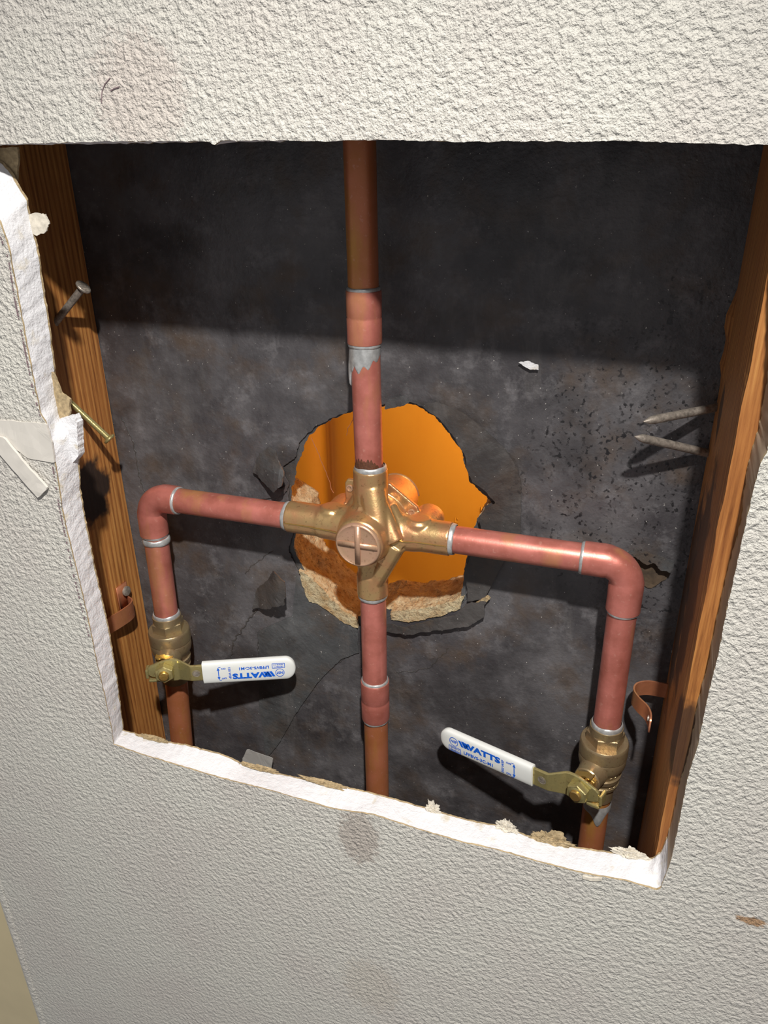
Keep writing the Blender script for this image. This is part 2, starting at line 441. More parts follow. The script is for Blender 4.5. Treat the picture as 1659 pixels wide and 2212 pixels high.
tuft((560, 1658), .0016, .011, 8, M['paper'])
tuft((700, 1690), .0013, .014, 9, M['paper'])
tuft((330, 1594), .0014, .010, 10, M['paper'])
o = sheet([(46, 470), (80, 458), (100, 462), (106, 478), (100, 500), (80, 508), (52, 500)], T-.001, .0007, M['cream'], 'torn_paper', wall, 60, .0008, 2.0)
lab(o, 'cream scrap of torn paper standing off the left cut edge')
o = sheet([(-60, 322), (38, 318), (40, 345), (37, 375), (36, 402), (10, 372), (-60, 345)], T+.001, .0012, M['paper'], 'torn_paper', wall, 60, .0004, 5.0)
lab(o, 'beige facing paper left in the upper left corner of the opening')
o = sheet([(128, 905), (158, 898), (167, 915), (170, 985), (156, 1000), (140, 960), (134, 935)], .0105, .005, M['gyp'], 'plaster_chip', wall, 60, .0005, 9.0)
lab(o, 'white chip of broken gypsum on the left cut edge')
o = sheet([(108, 795), (134, 850), (150, 862), (150, 890), (146, 912), (126, 905), (114, 868)], T-.003, .0015, M['paper'], 'torn_paper', wall, 60, .0006, 12.0)
lab(o, 'tan torn paper on the left cut edge above the step')
o = sheet([(-20, 880+60), (8, 945), (55, 1003), (103, 1055), (82, 1076), (60, 1052), (20, 1005), (-20, 960)], -.0022, .0014, M['bare'], 'paint_strip', wall, 50, .0001, 1.0, lambda p: 0)
lab(o, 'loose white strip of paint peeling off beside the left cut edge')
o = sheet([(-30, 905), (60, 912), (100, 915), (112, 955), (118, 1000), (60, 990), (40, 975), (-30, 935)], -.0006, .0012, M['bare'], 'bare_patch', wall, 60, .0003, 3.0)
lab(o, 'smooth patch without texture beside the left cut edge')
o = sheet([(1258, 1893), (1275, 1897), (1300, 1898), (1300, 1903), (1275, 1903), (1258, 1898)], -.0008, .0009, M['cream'], 'torn_paper', wall, 30, .0002, 4.0)
lab(o, 'small lip of lifted paint below the bottom cut')
bm = bmesh.new(); tube(bm, [at(a, b, -.0003) for a, b in [(238, 168), (226, 182), (220, 198), (219, 222)]], .0002, 5)
lab(put('scratch', bm, M['pencil'], wall), 'long hair thin scratch on the upper wall')
bm = bmesh.new(); tube(bm, [at(a, b, -.0003) for a, b in [(239, 196), (247, 191), (257, 188)]], .00025, 5)
lab(put('scratch', bm, M['pencil'], wall), 'short scratch on the upper wall')
# pencilled cutting line left of the opening
bm = bmesh.new(); random.seed(3)
pl = [at(x, y, -.0004) for x, y in [(-2, 505), (18, 560), (30, 640), (50, 740), (72, 850), (88, 905)]]
pl2 = [at(x, y, -.0004) for x, y in [(114, 1012), (128, 1100), (158, 1240), (180, 1330), (193, 1380)]]
for path in (pl, pl2):
    for p in resample(path, 46, 0):
        if random.random() < .3: continue
        s_ = random.uniform(.0004, .0009)
        box(bm, (p.x-s_*.5, p.y, p.z-s_), (p.x+s_*.5, p.y+.0003, p.z+s_))
o = put('pencil_line', bm, M['pencil'], wall, False); lab(o, 'dotted purple pencil line along the left cut edge')

# ---- the back of the cavity: backer board with the torn hole, and the black sheet on it
HOLE = [(876, 864), (912, 880), (945, 903), (978, 945), (1000, 978), (1006, 1010), (1018, 1040), (1045, 1058), (1068, 1084), (1050, 1092), (1043, 1108), (1030, 1122), (1036, 1140), (1018, 1165), (1016, 1205), (1008, 1225), (1006, 1262), (1008, 1296), (985, 1318), (930, 1332), (880, 1342), (840, 1334), (800, 1345), (772, 1352), (740, 1335), (705, 1312), (682, 1285), (655, 1262), (640, 1225), (622, 1190), (634, 1150), (632, 1118), (622, 1090), (625, 1050), (616, 1030), (612, 1008), (640, 985), (645, 962), (657, 943), (685, 920), (722, 900), (768, 884), (830, 874)]
BHOLE = [(876, 868), (912, 882), (945, 905), (978, 947), (1001, 980), (1006, 1012), (1016, 1042), (1040, 1062), (1060, 1084), (1040, 1110), (1022, 1140), (1014, 1180), (1004, 1225), (1000, 1262), (992, 1292), (960, 1308), (910, 1318), (870, 1322), (830, 1314), (800, 1322), (768, 1334), (745, 1318), (712, 1290), (690, 1262), (664, 1242), (650, 1215), (634, 1185), (638, 1150), (636, 1118), (628, 1090), (630, 1054), (640, 1030), (640, 1005), (650, 985), (658, 960), (664, 945), (690, 922), (722, 903), (768, 886), (830, 876)]
def slab(name, px, y0, th, mats, jit, steps, rough, x0=-.55, x1=.55, z0=-.9, z1=.75, nn=420):
    bm = bmesh.new(); pts = ragged(px, y0, nn, jit, 4.0); rings = []
    for k in range(steps+1):
        rings.append([])
        for p in pts:
            q = V((p.x, y0+th*k/steps, p.z))
            if k and rough:
                v = noise.noise_vector(q*90)*1.0+noise.noise_vector(q*260)*.6
                q.x += v.x*rough; q.z += v.z*rough
                if p.z > -.014 and p.x < .02: q.x -= (q.y-y0)*1.0*min(1, (p.z+.014)/.024)
            rings[-1].append(bm.verts.new(q))
    for a, b in zip(rings, rings[1:]):
        for i in range(len(pts)):
            f = bm.faces.new((a[i], b[i], b[(i+1) % len(pts)], a[(i+1) % len(pts)])); f.material_index = len(mats)-1; f.smooth = True
    R_ = []
    for y in (y0, y0+th):
        c4 = [V((x0, y, z1)), V((x1, y, z1)), V((x1, y, z0)), V((x0, y, z0)), V((x0, y, z1))]; lp = []
        for a, b in zip(c4, c4[1:]): lp += [bm.verts.new(a.lerp(b, i/14)) for i in range(14)]
        R_.append(lp)
    fill_loops(bm, [R_[0], rings[0]]); fill_loops(bm, [R_[1], rings[-1]])
    for i in range(len(R_[0])): bm.faces.new((R_[0][i], R_[0][(i+1) % 56], R_[1][(i+1) % 56], R_[1][i]))
    bmesh.ops.recalc_face_normals(bm, faces=bm.faces[:])
    return put(name, bm, mats, None, False)
wb = slab('wall_back', BHOLE, D+.0016, .040, [M['tar3'], M['board']], .0009, 14, .0016); wb['kind'] = 'structure'
tp = slab('tar_paper', HOLE, D, .0009, [M['tar']], .0009, 1, 0)
tag(tp, 'black tar paper sheet with a large torn round hole behind the pipes', 'tar paper')

# torn flaps and lifted pieces of the black sheet
def part(o, l): lab(o, l); return o
part(sheet([(553, 992), (566, 975), (585, 962), (600, 967), (612, 985), (628, 1005), (624, 1035), (604, 1052), (580, 1042), (547, 1020)], D-.0035, .0008, M['tar3'], 'flap', tp, 70, .0009, 1.0,
           lambda p: .011*max(0, min(1, (p.x+.078)/.02))*max(0, min(1, (.050-p.z)/.03))), 'grey curled flap left of the hole')
part(sheet([(540, 1028), (580, 1045), (606, 1056), (622, 1045), (622, 1060), (600, 1075), (545, 1080)], D-.0010, .0006, M['tar'], 'flap', tp, 60, .0006, 2.0), 'black folded piece under the curled flap')
part(sheet([(545, 1315), (556, 1270), (590, 1240), (605, 1215), (616, 1228), (630, 1240), (632, 1268), (628, 1290), (606, 1294), (590, 1306), (566, 1312)], D-.0045, .0008, M['tar2'], 'flap', tp, 80, .0008, 5.0,
           lambda p: .011*max(0, min(1, (p.x+.085)/.02))*max(0, min(1, (-.022-p.z)/.02))), 'dark brown torn flap at the lower left of the hole')
part(sheet([(905, 866), (950, 868), (1000, 888), (1048, 925), (1090, 965), (1118, 1010), (1126, 1045), (1126, 1160), (1090, 1210), (1048, 1290), (1012, 1296), (1008, 1225), (1020, 1195), (1022, 1165), (1042, 1140), (1036, 1118), (1050, 1098), (1072, 1084), (1048, 1056), (1022, 1038), (1010, 1010), (1006, 980), (984, 943), (950, 900), (920, 880)], D-.0016, .0008, M['tar2'], 'flap', tp, 220, .0005, 6.0,
           lambda p: .0022*max(0, min(1, (.10-p.x)/.03))), 'lifted brownish ring of paper right of the hole')
part(sheet([(832, 872), (845, 858), (870, 856), (880, 862), (884, 870), (870, 878), (850, 880), (832, 884)], D-.003, .0008, M['tar3'], 'flap', tp, 60, .0006, 7.0), 'small grey scrap above the hole')
part(sheet([(836, 1344), (880, 1352), (930, 1338), (985, 1326), (1008, 1302), (1050, 1296), (1046, 1330), (1012, 1350), (935, 1360), (880, 1368), (836, 1362)], D-.003, .0008, M['tar2'], 'flap', tp, 120, .0008, 8.0,
           lambda p: .002), 'curled lip of paper under the hole')
part(sheet([(560, 1400), (556, 1365), (632, 1330), (640, 1240), (660, 1268), (684, 1292), (706, 1320), (742, 1343), (772, 1360), (775, 1410), (735, 1425), (690, 1470), (640, 1540), (600, 1610), (575, 1640), (560, 1520)], D-.0012, .0008, M['tar3'], 'flap', tp, 180, .0005, 9.0), 'blue grey smooth layer at the lower left of the hole')
part(sheet([(1350, 1192), (1372, 1198), (1395, 1215), (1415, 1212), (1425, 1226), (1450, 1232), (1440, 1250), (1405, 1272), (1385, 1262)], D-.0006, .0005, M['tearbrown'], 'tear', tp, 80, .0009, 10.0), 'brown tear in the black paper beside the right elbow')
part(sheet([(1352, 1190), (1372, 1196), (1395, 1213), (1415, 1209), (1425, 1223), (1452, 1230), (1456, 1205), (1410, 1190), (1370, 1180)], D-.0014, .0007, M['tar3'], 'flap', tp, 80, .0007, 11.0,
           lambda p: .004*max(0, min(1, (.02-p.z)/.02))), 'jagged grey lip above the brown tear')
# cracks across the sheet: narrow raised creases
def crease(px, r=.0005, y=D-.0001, seed=0):
    bm = bmesh.new(); pts = resample([at(a, b, y) for a, b in px], 60, .0012, seed)
    tube(bm, pts, [r*(.6+.5*abs(noise.noise(p*300))) for p in pts], 6)
    return lab(put('crease', bm, M['tar2'], tp), 'brown crease in the black paper')
crease([(500, 1425), (503, 1385), (520, 1365), (540, 1335), (558, 1315)], .0007, seed=2)
crease([(556, 1365), (560, 1420), (556, 1470)], .0006, seed=3)
crease([(530, 1240), (545, 1222), (575, 1200), (590, 1190)], .0004, seed=4)
crease([(640, 1540), (660, 1500), (700, 1455), (740, 1425), (768, 1400)], .0006, seed=5)
crease([(262, 900), (290, 960), (300, 1030), (330, 1100)], .0006, seed=6)
crease([(970, 1400), (930, 1440), (900, 1450), (850, 1452)], .0004, seed=7)
# cardboard-coloured ragged lips of the backer where it peeks out under the sheet
part(sheet([(646, 1232), (662, 1240), (690, 1262), (712, 1290), (745, 1320), (770, 1336), (773, 1358), (742, 1345), (706, 1318), (684, 1305), (668, 1300), (655, 1270)], D-.002, .003, M['board'], 'fibre_lip', wb, 120, .0009, 13.0), 'cream crumbling lip of the backer at the lower left of the hole')
part(sheet([(845, 1320), (880, 1318), (930, 1312), (985, 1296), (1003, 1290), (992, 1316), (940, 1334), (880, 1344), (845, 1340)], D-.001, .004, M['board'], 'fibre_lip', wb, 120, .0010, 14.0), 'cream crumbling lip of the backer under the hole')
part(sheet([(1012, 1318), (1030, 1300), (1052, 1288), (1060, 1292), (1040, 1312), (1014, 1345), (1006, 1345)], D-.004, .0015, M['board'], 'fibre_lip', wb, 60, .0007, 15.0), 'tan fibrous edge at the lower right of the hole')

# amber shower surround in the space beyond the hole
bm = bmesh.new(); rows = []
NX, NZ = 260, 200
for j in range(NZ+1):
    z = -.75+1.5*j/NZ; row = []
    for i in range(NX+1):
        x = -.55+1.1*i/NX
        y = .40
        y -= .06*max(0, 1-abs(x+.17)/.05)**2*0
        k = (x+.03)+(z)*-.75
        y += .006*math.tanh(k/.06)*-.5
        y += .012*(1/(1+((x+.165)/.012)**2))
        row.append(bm.verts.new((x, y, z)))
    rows.append(row)
for a, b in zip(rows, rows[1:]):
    for i in range(NX): bm.faces.new((a[i], a[i+1], b[i+1], b[i]))
r = bmesh.ops.solidify(bm, geom=bm.faces[:], thickness=.004)
c = put('wall_shower', bm, M['orange']); c['kind'] = 'structure'

# ---- studs
def stud(x0, x1, label, chips):
    bm = bmesh.new(); NZ = 260; NY = 10
    def sec():
        out = []
        for i in range(NY+1): out.append((x0, T+.0003+(.0915)*i/NY))
        for i in range(NY+1): out.append((x1, T+.0003+(.0915)*(1-i/NY)))
        return out
    S = sec(); rows = []
    for j in range(NZ+1):
        z = -.85+1.55*j/NZ; row = []
        for (x, y) in S:
            p = V((x, y, z)); k = noise.noise(V((x*40, y*60, z*9)))*.0006
            p.x += k
            e = 1 if (y < T+.001) else 0
            if e: p.x += (.0009+noise.noise(V((3, 1, z*60)))*.0007)*(1 if x == min(x0, x1) else -1); 
            for (cz, cw, cd_) in chips:
                if y > T+.085 and abs(z-cz) < cw: p.x += -cd_*math.cos((z-cz)/cw*math.pi/2)*(1 if x0 > 0 else -1)
            row.append(bm.verts.new(p))
        rows.append(row)
    m = len(S)
    for a, b in zip(rows, rows[1:]):
        for i in range(m): bm.faces.new((a[i], a[(i+1) % m], b[(i+1) % m], b[i]))
    bm.faces.new(rows[0]); bm.faces.new(rows[-1])
    bmesh.ops.recalc_face_normals(bm, faces=bm.faces[:])
    return tag(put('wall_stud', bm, M['wood'], None, False), label, 'wall stud')
stud(XL-.038, XL, 'brown stained wooden stud at the left of the opening, with a black scorch patch', [])
stud(XR, XR+.038, 'orange brown wooden stud at the right of the opening, pierced by two nail points', [(.125, .012, .003), (.105, .008, .002)])

# ---------------- plumbing ----------------
PR = 0.00795
def pipe(a, b, label, mat=None, r=PR, extras=None, n=40):
    a, b = V(a), V(b); bm = bmesh.new(); k = 24
    pts = [a.lerp(b, i/k) for i in range(k+1)]
    tube(bm, pts, r, n)
    o = put('copper_pipe', bm, mat or M['copper']); tag(o, label, 'pipe', None)
    return o
JX, JZL, JZR, JT, JB = .0076, -.0452, .0558, .0375, -.0449
C = V((JX, YP, 0))
Lc = at(340, 1076, YP)                 # left elbow corner line
LX = at(337, 1160, YP).x; RX = at(1343, 1330, YP).x
ELL = V((LX, YP, 0)); ELR = V((RX, YP, 0))
# joints along the runs
zL_top = at(336, 1152, YP); zL_ring = at(356, 1337, YP); zR_top = at(1345, 1316, YP); zR_ring = at(1313, 1570, YP)
xL_in = at(383, 1074, YP); xR_in = at(1260, 1211, YP)
AL = V((-.1449, YP, -.1175)); AR = V((.1532, YP, -.1360))
ELL.z = 0; ELR.z = 0

pipe((JZL-.001, YP, 0), (xL_in.x-.003, YP, 0), 'horizontal copper pipe from the brass valve left to the left elbow')
pipe((JZR+.001, YP, 0), (xR_in.x+.003, YP, 0), 'horizontal copper pipe from the brass valve right to the right elbow')
zc = at(797, 742, YP).z; zc2 = at(795, 626, YP).z
pipe((JX-.0006, YP, JT-.002), (JX-.0016, YP, zc+.003), 'vertical copper pipe rising from the top of the brass valve to the coupling')
pipe((JX-.0018, YP, zc2-.003), (JX-.004, YP, .55), 'dim upper copper riser disappearing behind the top of the opening', M['copper_gold'])
zb0 = at(807, 1468, YP).z; zb1 = at(808, 1548, YP).z
pipe((JX+.0002, YP, JB+.002), (JX+.0002, YP, zb0-.003), 'short copper pipe under the brass valve above the lower coupling')
po = pipe((JX+.0004, YP, zb1+.003), (JX+.0008, YP, -.45), 'lowest middle copper pipe running down behind the bottom cut', M['copper_gold'])
topL = V((LX, YP, zL_top.z+.002)); botL = AL+V((0, 0, .024))
pipe(topL, botL, 'copper pipe dropping from the left elbow to the left ball valve')
topR = V((RX, YP, zR_top.z+.002)); botR = AR+V((0, 0, .024))
pipe(topR, botR, 'copper pipe dropping from the right elbow to the right ball valve')
bl = at(390, 1608, YP)
pipe(AL-V((0, 0, .022)), AL-V((0, 0, .022))+(bl-AL)*2.6, 'golden copper pipe below the left ball valve', M['copper_gold'])
p8 = pipe(AR-V((-.0004, 0, .020)), AR-V((-.0016, 0, .30)), 'golden and red copper pipe below the right ball valve, solder run down it', M['copper_gold'])
# solder run on it
bm = bmesh.new()
for j in range(1):
    B0 = AR+V((.0005, 0, -.031)); n1, n2 = 26, 18; rows = []
    for i in range(n2+1):
        row = []
        for k in range(n1+1):
            th = math.radians(-150+180*k/n1); f = k/n1
            ln = .006+.010*(math.exp(-((f-.42)/.13)**2))+.008*math.exp(-((f-.93)/.06)**2)
            z = -ln*i/n2; e = math.sin(math.pi*min(1, i/n2*.98+.02))**.5*.0007+.0002
            if i == n2: e = -.0002
            row.append(bm.verts.new(B0+V((math.cos(th)*(PR+e), math.sin(th)*(PR+e), z))))
        rows.append(row)
    for a, b in zip(rows, rows[1:]):
        for k in range(n1): bm.faces.new((a[k], a[k+1], b[k+1], b[k]))
lab(put('solder_run', bm, M['solder'], p8), 'grey solder run down the pipe')

def coupling(z0, z1, dx, label, seed, drip=False):
    t = thing('pipe_coupling', label, 'pipe coupling', (JX+dx, YP, z0))
    bm = bmesh.new(); R = PR+.0013; h = z1-z0
    lathe(bm, (JX+dx, YP, z0), (0, 0, 1), [(0, R-.0008), (.0003, R-.0001), (.0008, R), (h/2-.0006, R), (h/2, R-.0002), (h/2+.0006, R), (h-.0008, R), (h-.0003, R-.0001), (h, R-.0008)], 48)
    put('sleeve', bm, M['copper'], t)
    bm = bmesh.new(); solder(bm, (JX+dx, YP, z0-.0002), (0, 0, 1), PR+.0001, .0016, .0004, seed)
    lab(put('solder_ring', bm, M['solder'], t), 'silver solder bead under the sleeve')
    bm = bmesh.new(); solder(bm, (JX+dx, YP, z1+.0002), (0, 0, 1), PR, .0014, .0003, seed+1)
    lab(put('solder_ring', bm, M['solder'], t), 'silver solder bead on top of the sleeve')
    if drip:
        bm = bmesh.new(); n1, n2 = 70, 16; rows = []
        for i in range(n2+1):
            row = []
            for k in range(n1+1):
                f = k/n1; th = math.radians(-185+215*f)
                ln = .0125+.009*math.exp(-((f-.14)/.05)**2)+.003*noise.noise(V((f*11, 1, 2)))-.009*max(0, f-.45)*1.7-.004*math.exp(-((f-.02)/.05)**2)
                e = math.sin(math.pi*min(1, i/n2))**.6*(.0003+.0012*math.exp(-((f-.14)/.05)**2)*(i/n2))+.00015
                if i == n2: e = -.0002
                row.append(bm.verts.new(V((JX+dx, YP, z0-.0008))+V((math.cos(th)*(PR+e), math.sin(th)*(PR+e), -ln*i/n2))))
            rows.append(row)
        for a, b in zip(rows, rows[1:]):
            for k in range(n1): bm.faces.new((a[k], a[k+1], b[k+1], b[k]))
        lab(put('solder_run', bm, M['solder'], t), 'silver solder run with a hanging drop')
    return t
coupling(zc, zc2, -.0017, 'pink copper coupling on the riser above the brass valve, grey solder run below it', 3, True)
coupling(zb1, zb0, .0003, 'copper coupling on the middle pipe below the brass valve', 9)

def elbow(corner, d1, d2, l1, l2, label, seed):
    """corner point, direction and length to each socket"""
    t = thing('copper_elbow', label, 'pipe elbow', corner); R = PR+.0013; rb = .0125
    d1, d2 = V(d1), V(d2); bm = bmesh.new(); pts = []; rs = []
    a = corner+d1*l1
    for s_, r in ((0, R-.0007), (.0003, R), (.3, R), (.6, R), (.96, R+.0001)):
        pts.append(a.lerp(corner+d1*rb, s_)); rs.append(r)
    ctr = corner+d1*rb+d2*rb
    for k in range(0, 15):
        th = math.pi/2*k/14
        pts.append(ctr-d2*rb*math.cos(th)-d1*rb*math.sin(th)); rs.append(R-.0003 if 1 < k < 13 else R)
    b = corner+d2*l2
    for s_, r in ((.04, R+.0001), (.4, R), (.7, R), (.995, R), (1, R-.0007)):
        pts.append((corner+d2*rb).lerp(b, s_)); rs.append(r)
    tube(bm, pts, rs, 44); put('bend', bm, M['copper'], t)
    for k, (e, d) in enumerate(((a, d1), (b, d2))):
        bm = bmesh.new(); solder(bm, e+d*.0003, d, PR+.0001, .0015, .0004, seed+k)
        lab(put('solder_ring', bm, M['solder'], t), 'silver solder bead at the socket')
    return t
dl = (botL-topL).normalized(); dr = (botR-topR).normalized()
elbow(V((LX-.0002, YP, 0)), (1, 0, 0), dl, xL_in.x-LX, -zL_top.z, 'left copper elbow turning down toward the left ball valve', 20)
elbow(V((RX, YP, 0)), (-1, 0, 0), dr, RX-xR_in.x, -zR_top.z, 'right copper elbow with golden heat marks turning down toward the right ball valve', 30)
bm = bmesh.new(); solder(bm, topL-V((0, 0, .0065)), dl, PR, .0022, .0006, 77)
e0 = [o for o in COL.objects if o.name == 'copper_elbow'][0]
lab(put('solder_ring', bm, M['solder'], e0), 'second silver solder band below the socket')
# ---------------- mixing valve ----------------
sv = thing('shower_valve', 'cast brass four port shower valve in the middle of the copper pipes', 'shower valve', C)
bm = bmesh.new()
def cone(p0, p1, r0, r1, n=32): lathe(bm, p0, V(p1)-V(p0), [(0, r0), ((V(p1)-V(p0)).length, r1)], n)
def cx(x, dy=0, dz=0): return V((JX+x, YP+dy, dz))
# ports
def plate(pts, y0, y1):
    a = [bm.verts.new((x, y0, z)) for x, z in pts]; b = [bm.verts.new((x, y1, z)) for x, z in pts]; k = len(pts)
    bm.faces.new(a); bm.faces.new(list(reversed(b)))
    for i in range(k): bm.faces.new((a[i], b[i], b[(i+1) % k], a[(i+1) % k]))
lathe(bm, (JX, YP, 0), (-1, 0, 0), [(0, .0125), (.012, .0125), (.022, .0108), (.031, .0104), (.033, .0097), (.0528, .0097)], 48)
lathe(bm, (JX, YP, 0), (1, 0, 0), [(0, .0125), (.014, .0125), (.021, .0108), (.028, .0104), (.031, .0098), (.0482, .0098)], 48)
lathe(bm, (JX, YP, 0), (0, 0, 1), [(0, .0125), (.010, .0118), (.018, .0100), (.0375, .0099)], 48)
lathe(bm, (JX, YP, 0), (0, 0, -1), [(0, .012), (.010, .011), (.022, .0088), (.029, .0088), (.0305, .0096), (.0449, .0096)], 48)
# core from the front cap to the dome at the rear
lathe(bm, (JX, YP-.023, 0), (0, 1, 0), [(0, .0122), (.002, .0145), (.007, .0155), (.013, .0165), (.022, .0185), (.030, .0195), (.038, .0185), (.040, .0145), (.066, .0148), (.072, .0144), (.0748, .012), (.0755, .008)], 56)
# sloping shoulders
cone(cx(.002, -.003, .026), cx(.0105, -.0135, -.001), .0078, .0070)
cone(cx(.0055, -.004, .021), cx(.0185, -.011, -.001), .0048, .0052)
cone(cx(.010, .001, .014), cx(.0215, -.004, -.001), .006, .0055)
plate([(JX-.004, .018), (JX+.010, .016), (JX+.0225, .0015), (JX+.0235, -.003), (JX+.012, -.018), (JX, -.014), (JX-.012, -.004)], YP-.0115, YP-.001)
cone(cx(.0185, -.008, -.004), cx(.003, -.003, -.034), .0055, .0055)
cone(cx(-.013, -.004, -.004), cx(-.003, -.003, -.026), .0055, .004)
cone(cx(-.017, .004, .0), cx(-.004, .004, .022), .006, .0055)
# mounting ears plate behind
plate([(JX-.020, -.012), (JX+.022, -.012), (JX+.0275, .004), (JX+.0250, .012), (JX+.008, .025), (JX-.010, .022), (JX-.0135, .0245), (JX-.0185, .0245), (JX-.0200, .022), (JX-.0200, .004)], YP+.010, YP+.0135)
# integral stops on the side ports
for x in (-.0245, .0290):
    lathe(bm, (JX+x, YP, 0), (0, 1, 0), [(0, .0095), (.012, .0095), (.020, .0095), (.0245, .0090), (.026, .0065)], 32)
    lathe(bm, (JX+x, YP, 0), (0, 0, 1), [(0, .0085), (.0088, .0080), (.0108, .0062)], 28)
body = put('body', bm, M['brass'], sv)
md = body.modifiers.new('remesh', 'REMESH'); md.mode = 'VOXEL'; md.voxel_size = .00055; md.use_smooth_shade = True
md = body.modifiers.new('smooth', 'SMOOTH'); md.factor = .6; md.iterations = 7
# casting seam
bm = bmesh.new()
pts = [V((JX-.052, YP-.0097, 0)), V((JX-.036, YP-.0099, 0)), V((JX-.031, YP-.0106, 0)), V((JX-.022, YP-.0112, 0)), V((JX-.016, YP-.0125, 0))]
tube(bm, pts, .00035, 6)
lab(put('casting_seam', bm, M['gold'], sv), 'thin raised casting seam on the left port'); bm = bmesh.new()
pts = [V((JX+.0475, YP-.0098, 0)), V((JX+.030, YP-.0100, 0)), V((JX+.027, YP-.0107, 0)), V((JX+.020, YP-.0118, -.0002))]
tube(bm, pts, .00035, 6)
lab(put('casting_seam', bm, M['gold'], sv), 'thin raised casting seam on the right port')
# front cap with a raised cross
bm = bmesh.new(); cy = YP-.0232
lathe(bm, (JX, cy+.004, 0), (0, -1, 0), [(0, .0134), (.0030, .0135), (.0042, .0133), (.0048, .0128), (.0050, .0122), (.0046, .0116), (.0043, .0100), (.0042, .004)], 56)
cap = put('end_cap', bm, M['cap'], sv); lab(cap, 'rosy round end cap with a raised cross')
bm = bmesh.new(); cf = cy+.004-.0042
for M4, ln, wd in ((Matrix.Translation((JX, cf, 0)), .0121, .0016), (Matrix.Translation((JX, cf, 0)) @ Matrix.Rotation(math.pi/2, 4, 'Y'), .0121, .0016)):
    box(bm, (-ln, -.0007-(.00006 if M4[0][2] else 0), -wd), (ln, .0008, wd), M4)
put('cross_rib', bm, M['cap'], cap)
# rear dome slot lip and ear screws
bm = bmesh.new(); tube(bm, [V((JX+.0142*math.sin(a), YP+.050, .0142*math.cos(a))) for a in [i/10*1.9-.4 for i in range(11)]], .0007, 8)
lab(put('bonnet_rib', bm, M['brass'], sv), 'curved rib on the rear bonnet')
for k, (x, z) in enumerate(((JX+.0215, .0085), (JX-.0168, .0190))):
    bm = bmesh.new(); lathe(bm, (x, YP+.0101, z), (0, -1, 0), [(0, .0021), (.0004, .0023), (.0008, .0021), (.0009, .0014), (.0003, .0012)], 20)
    lab(put('ear_hole', bm, M['cap'], sv), 'raised ring of the mounting hole')
# cast marks on the left port
bm = bmesh.new()
for dx, dz in ((-.0235, 0), (-.0210, .0002), (-.0262, 0)):
    tube(bm, [V((JX+dx+.0009*math.cos(a), YP-.0062+.0009*math.sin(a)*.5, .0094+.0007*math.sin(a))) for a in [i/10*2*math.pi for i in range(11)]], .00028, 6)
put('cast_mark', bm, M['brass'], sv)
for k, (o_, z_) in enumerate(((V((JZL-.0003, YP, 0)), (-1, 0, 0)), (V((JZR+.0003, YP, 0)), (1, 0, 0)), (V((JX, YP, JT+.0003)), (0, 0, 1)), (V((JX, YP, JB-.0003)), (0, 0, -1)))):
    bm = bmesh.new(); solder(bm, o_, z_, PR+.0004, .0021, .0004, 40+k)
    lab(put('solder_ring', bm, M['solder'], sv), 'silver solder bead at the port')
# burnt flux above the top port
bm = bmesh.new(); n1, n2 = 36, 10; rows = []
for i in range(n2+1):
    row = []
    for k in range(n1+1):
        f = k/n1; th = math.radians(-150+125*f)
        ln = .007*math.sin(math.pi*f)**.7*(.6+.9*abs(noise.noise(V((f*9, 4, 1)))))+.001
        row.append(bm.verts.new(V((JX-.0008, YP, JT+.0015))+V((math.cos(th)*(PR+.00012), math.sin(th)*(PR+.00012), ln*i/n2))))
    rows.append(row)
for a, b in zip(rows, rows[1:]):
    for k in range(n1): bm.faces.new((a[k], a[k+1], b[k+1], b[k]))
lab(put('flux_stain', bm, M['grime'], sv), 'brown burnt flux above the top port')

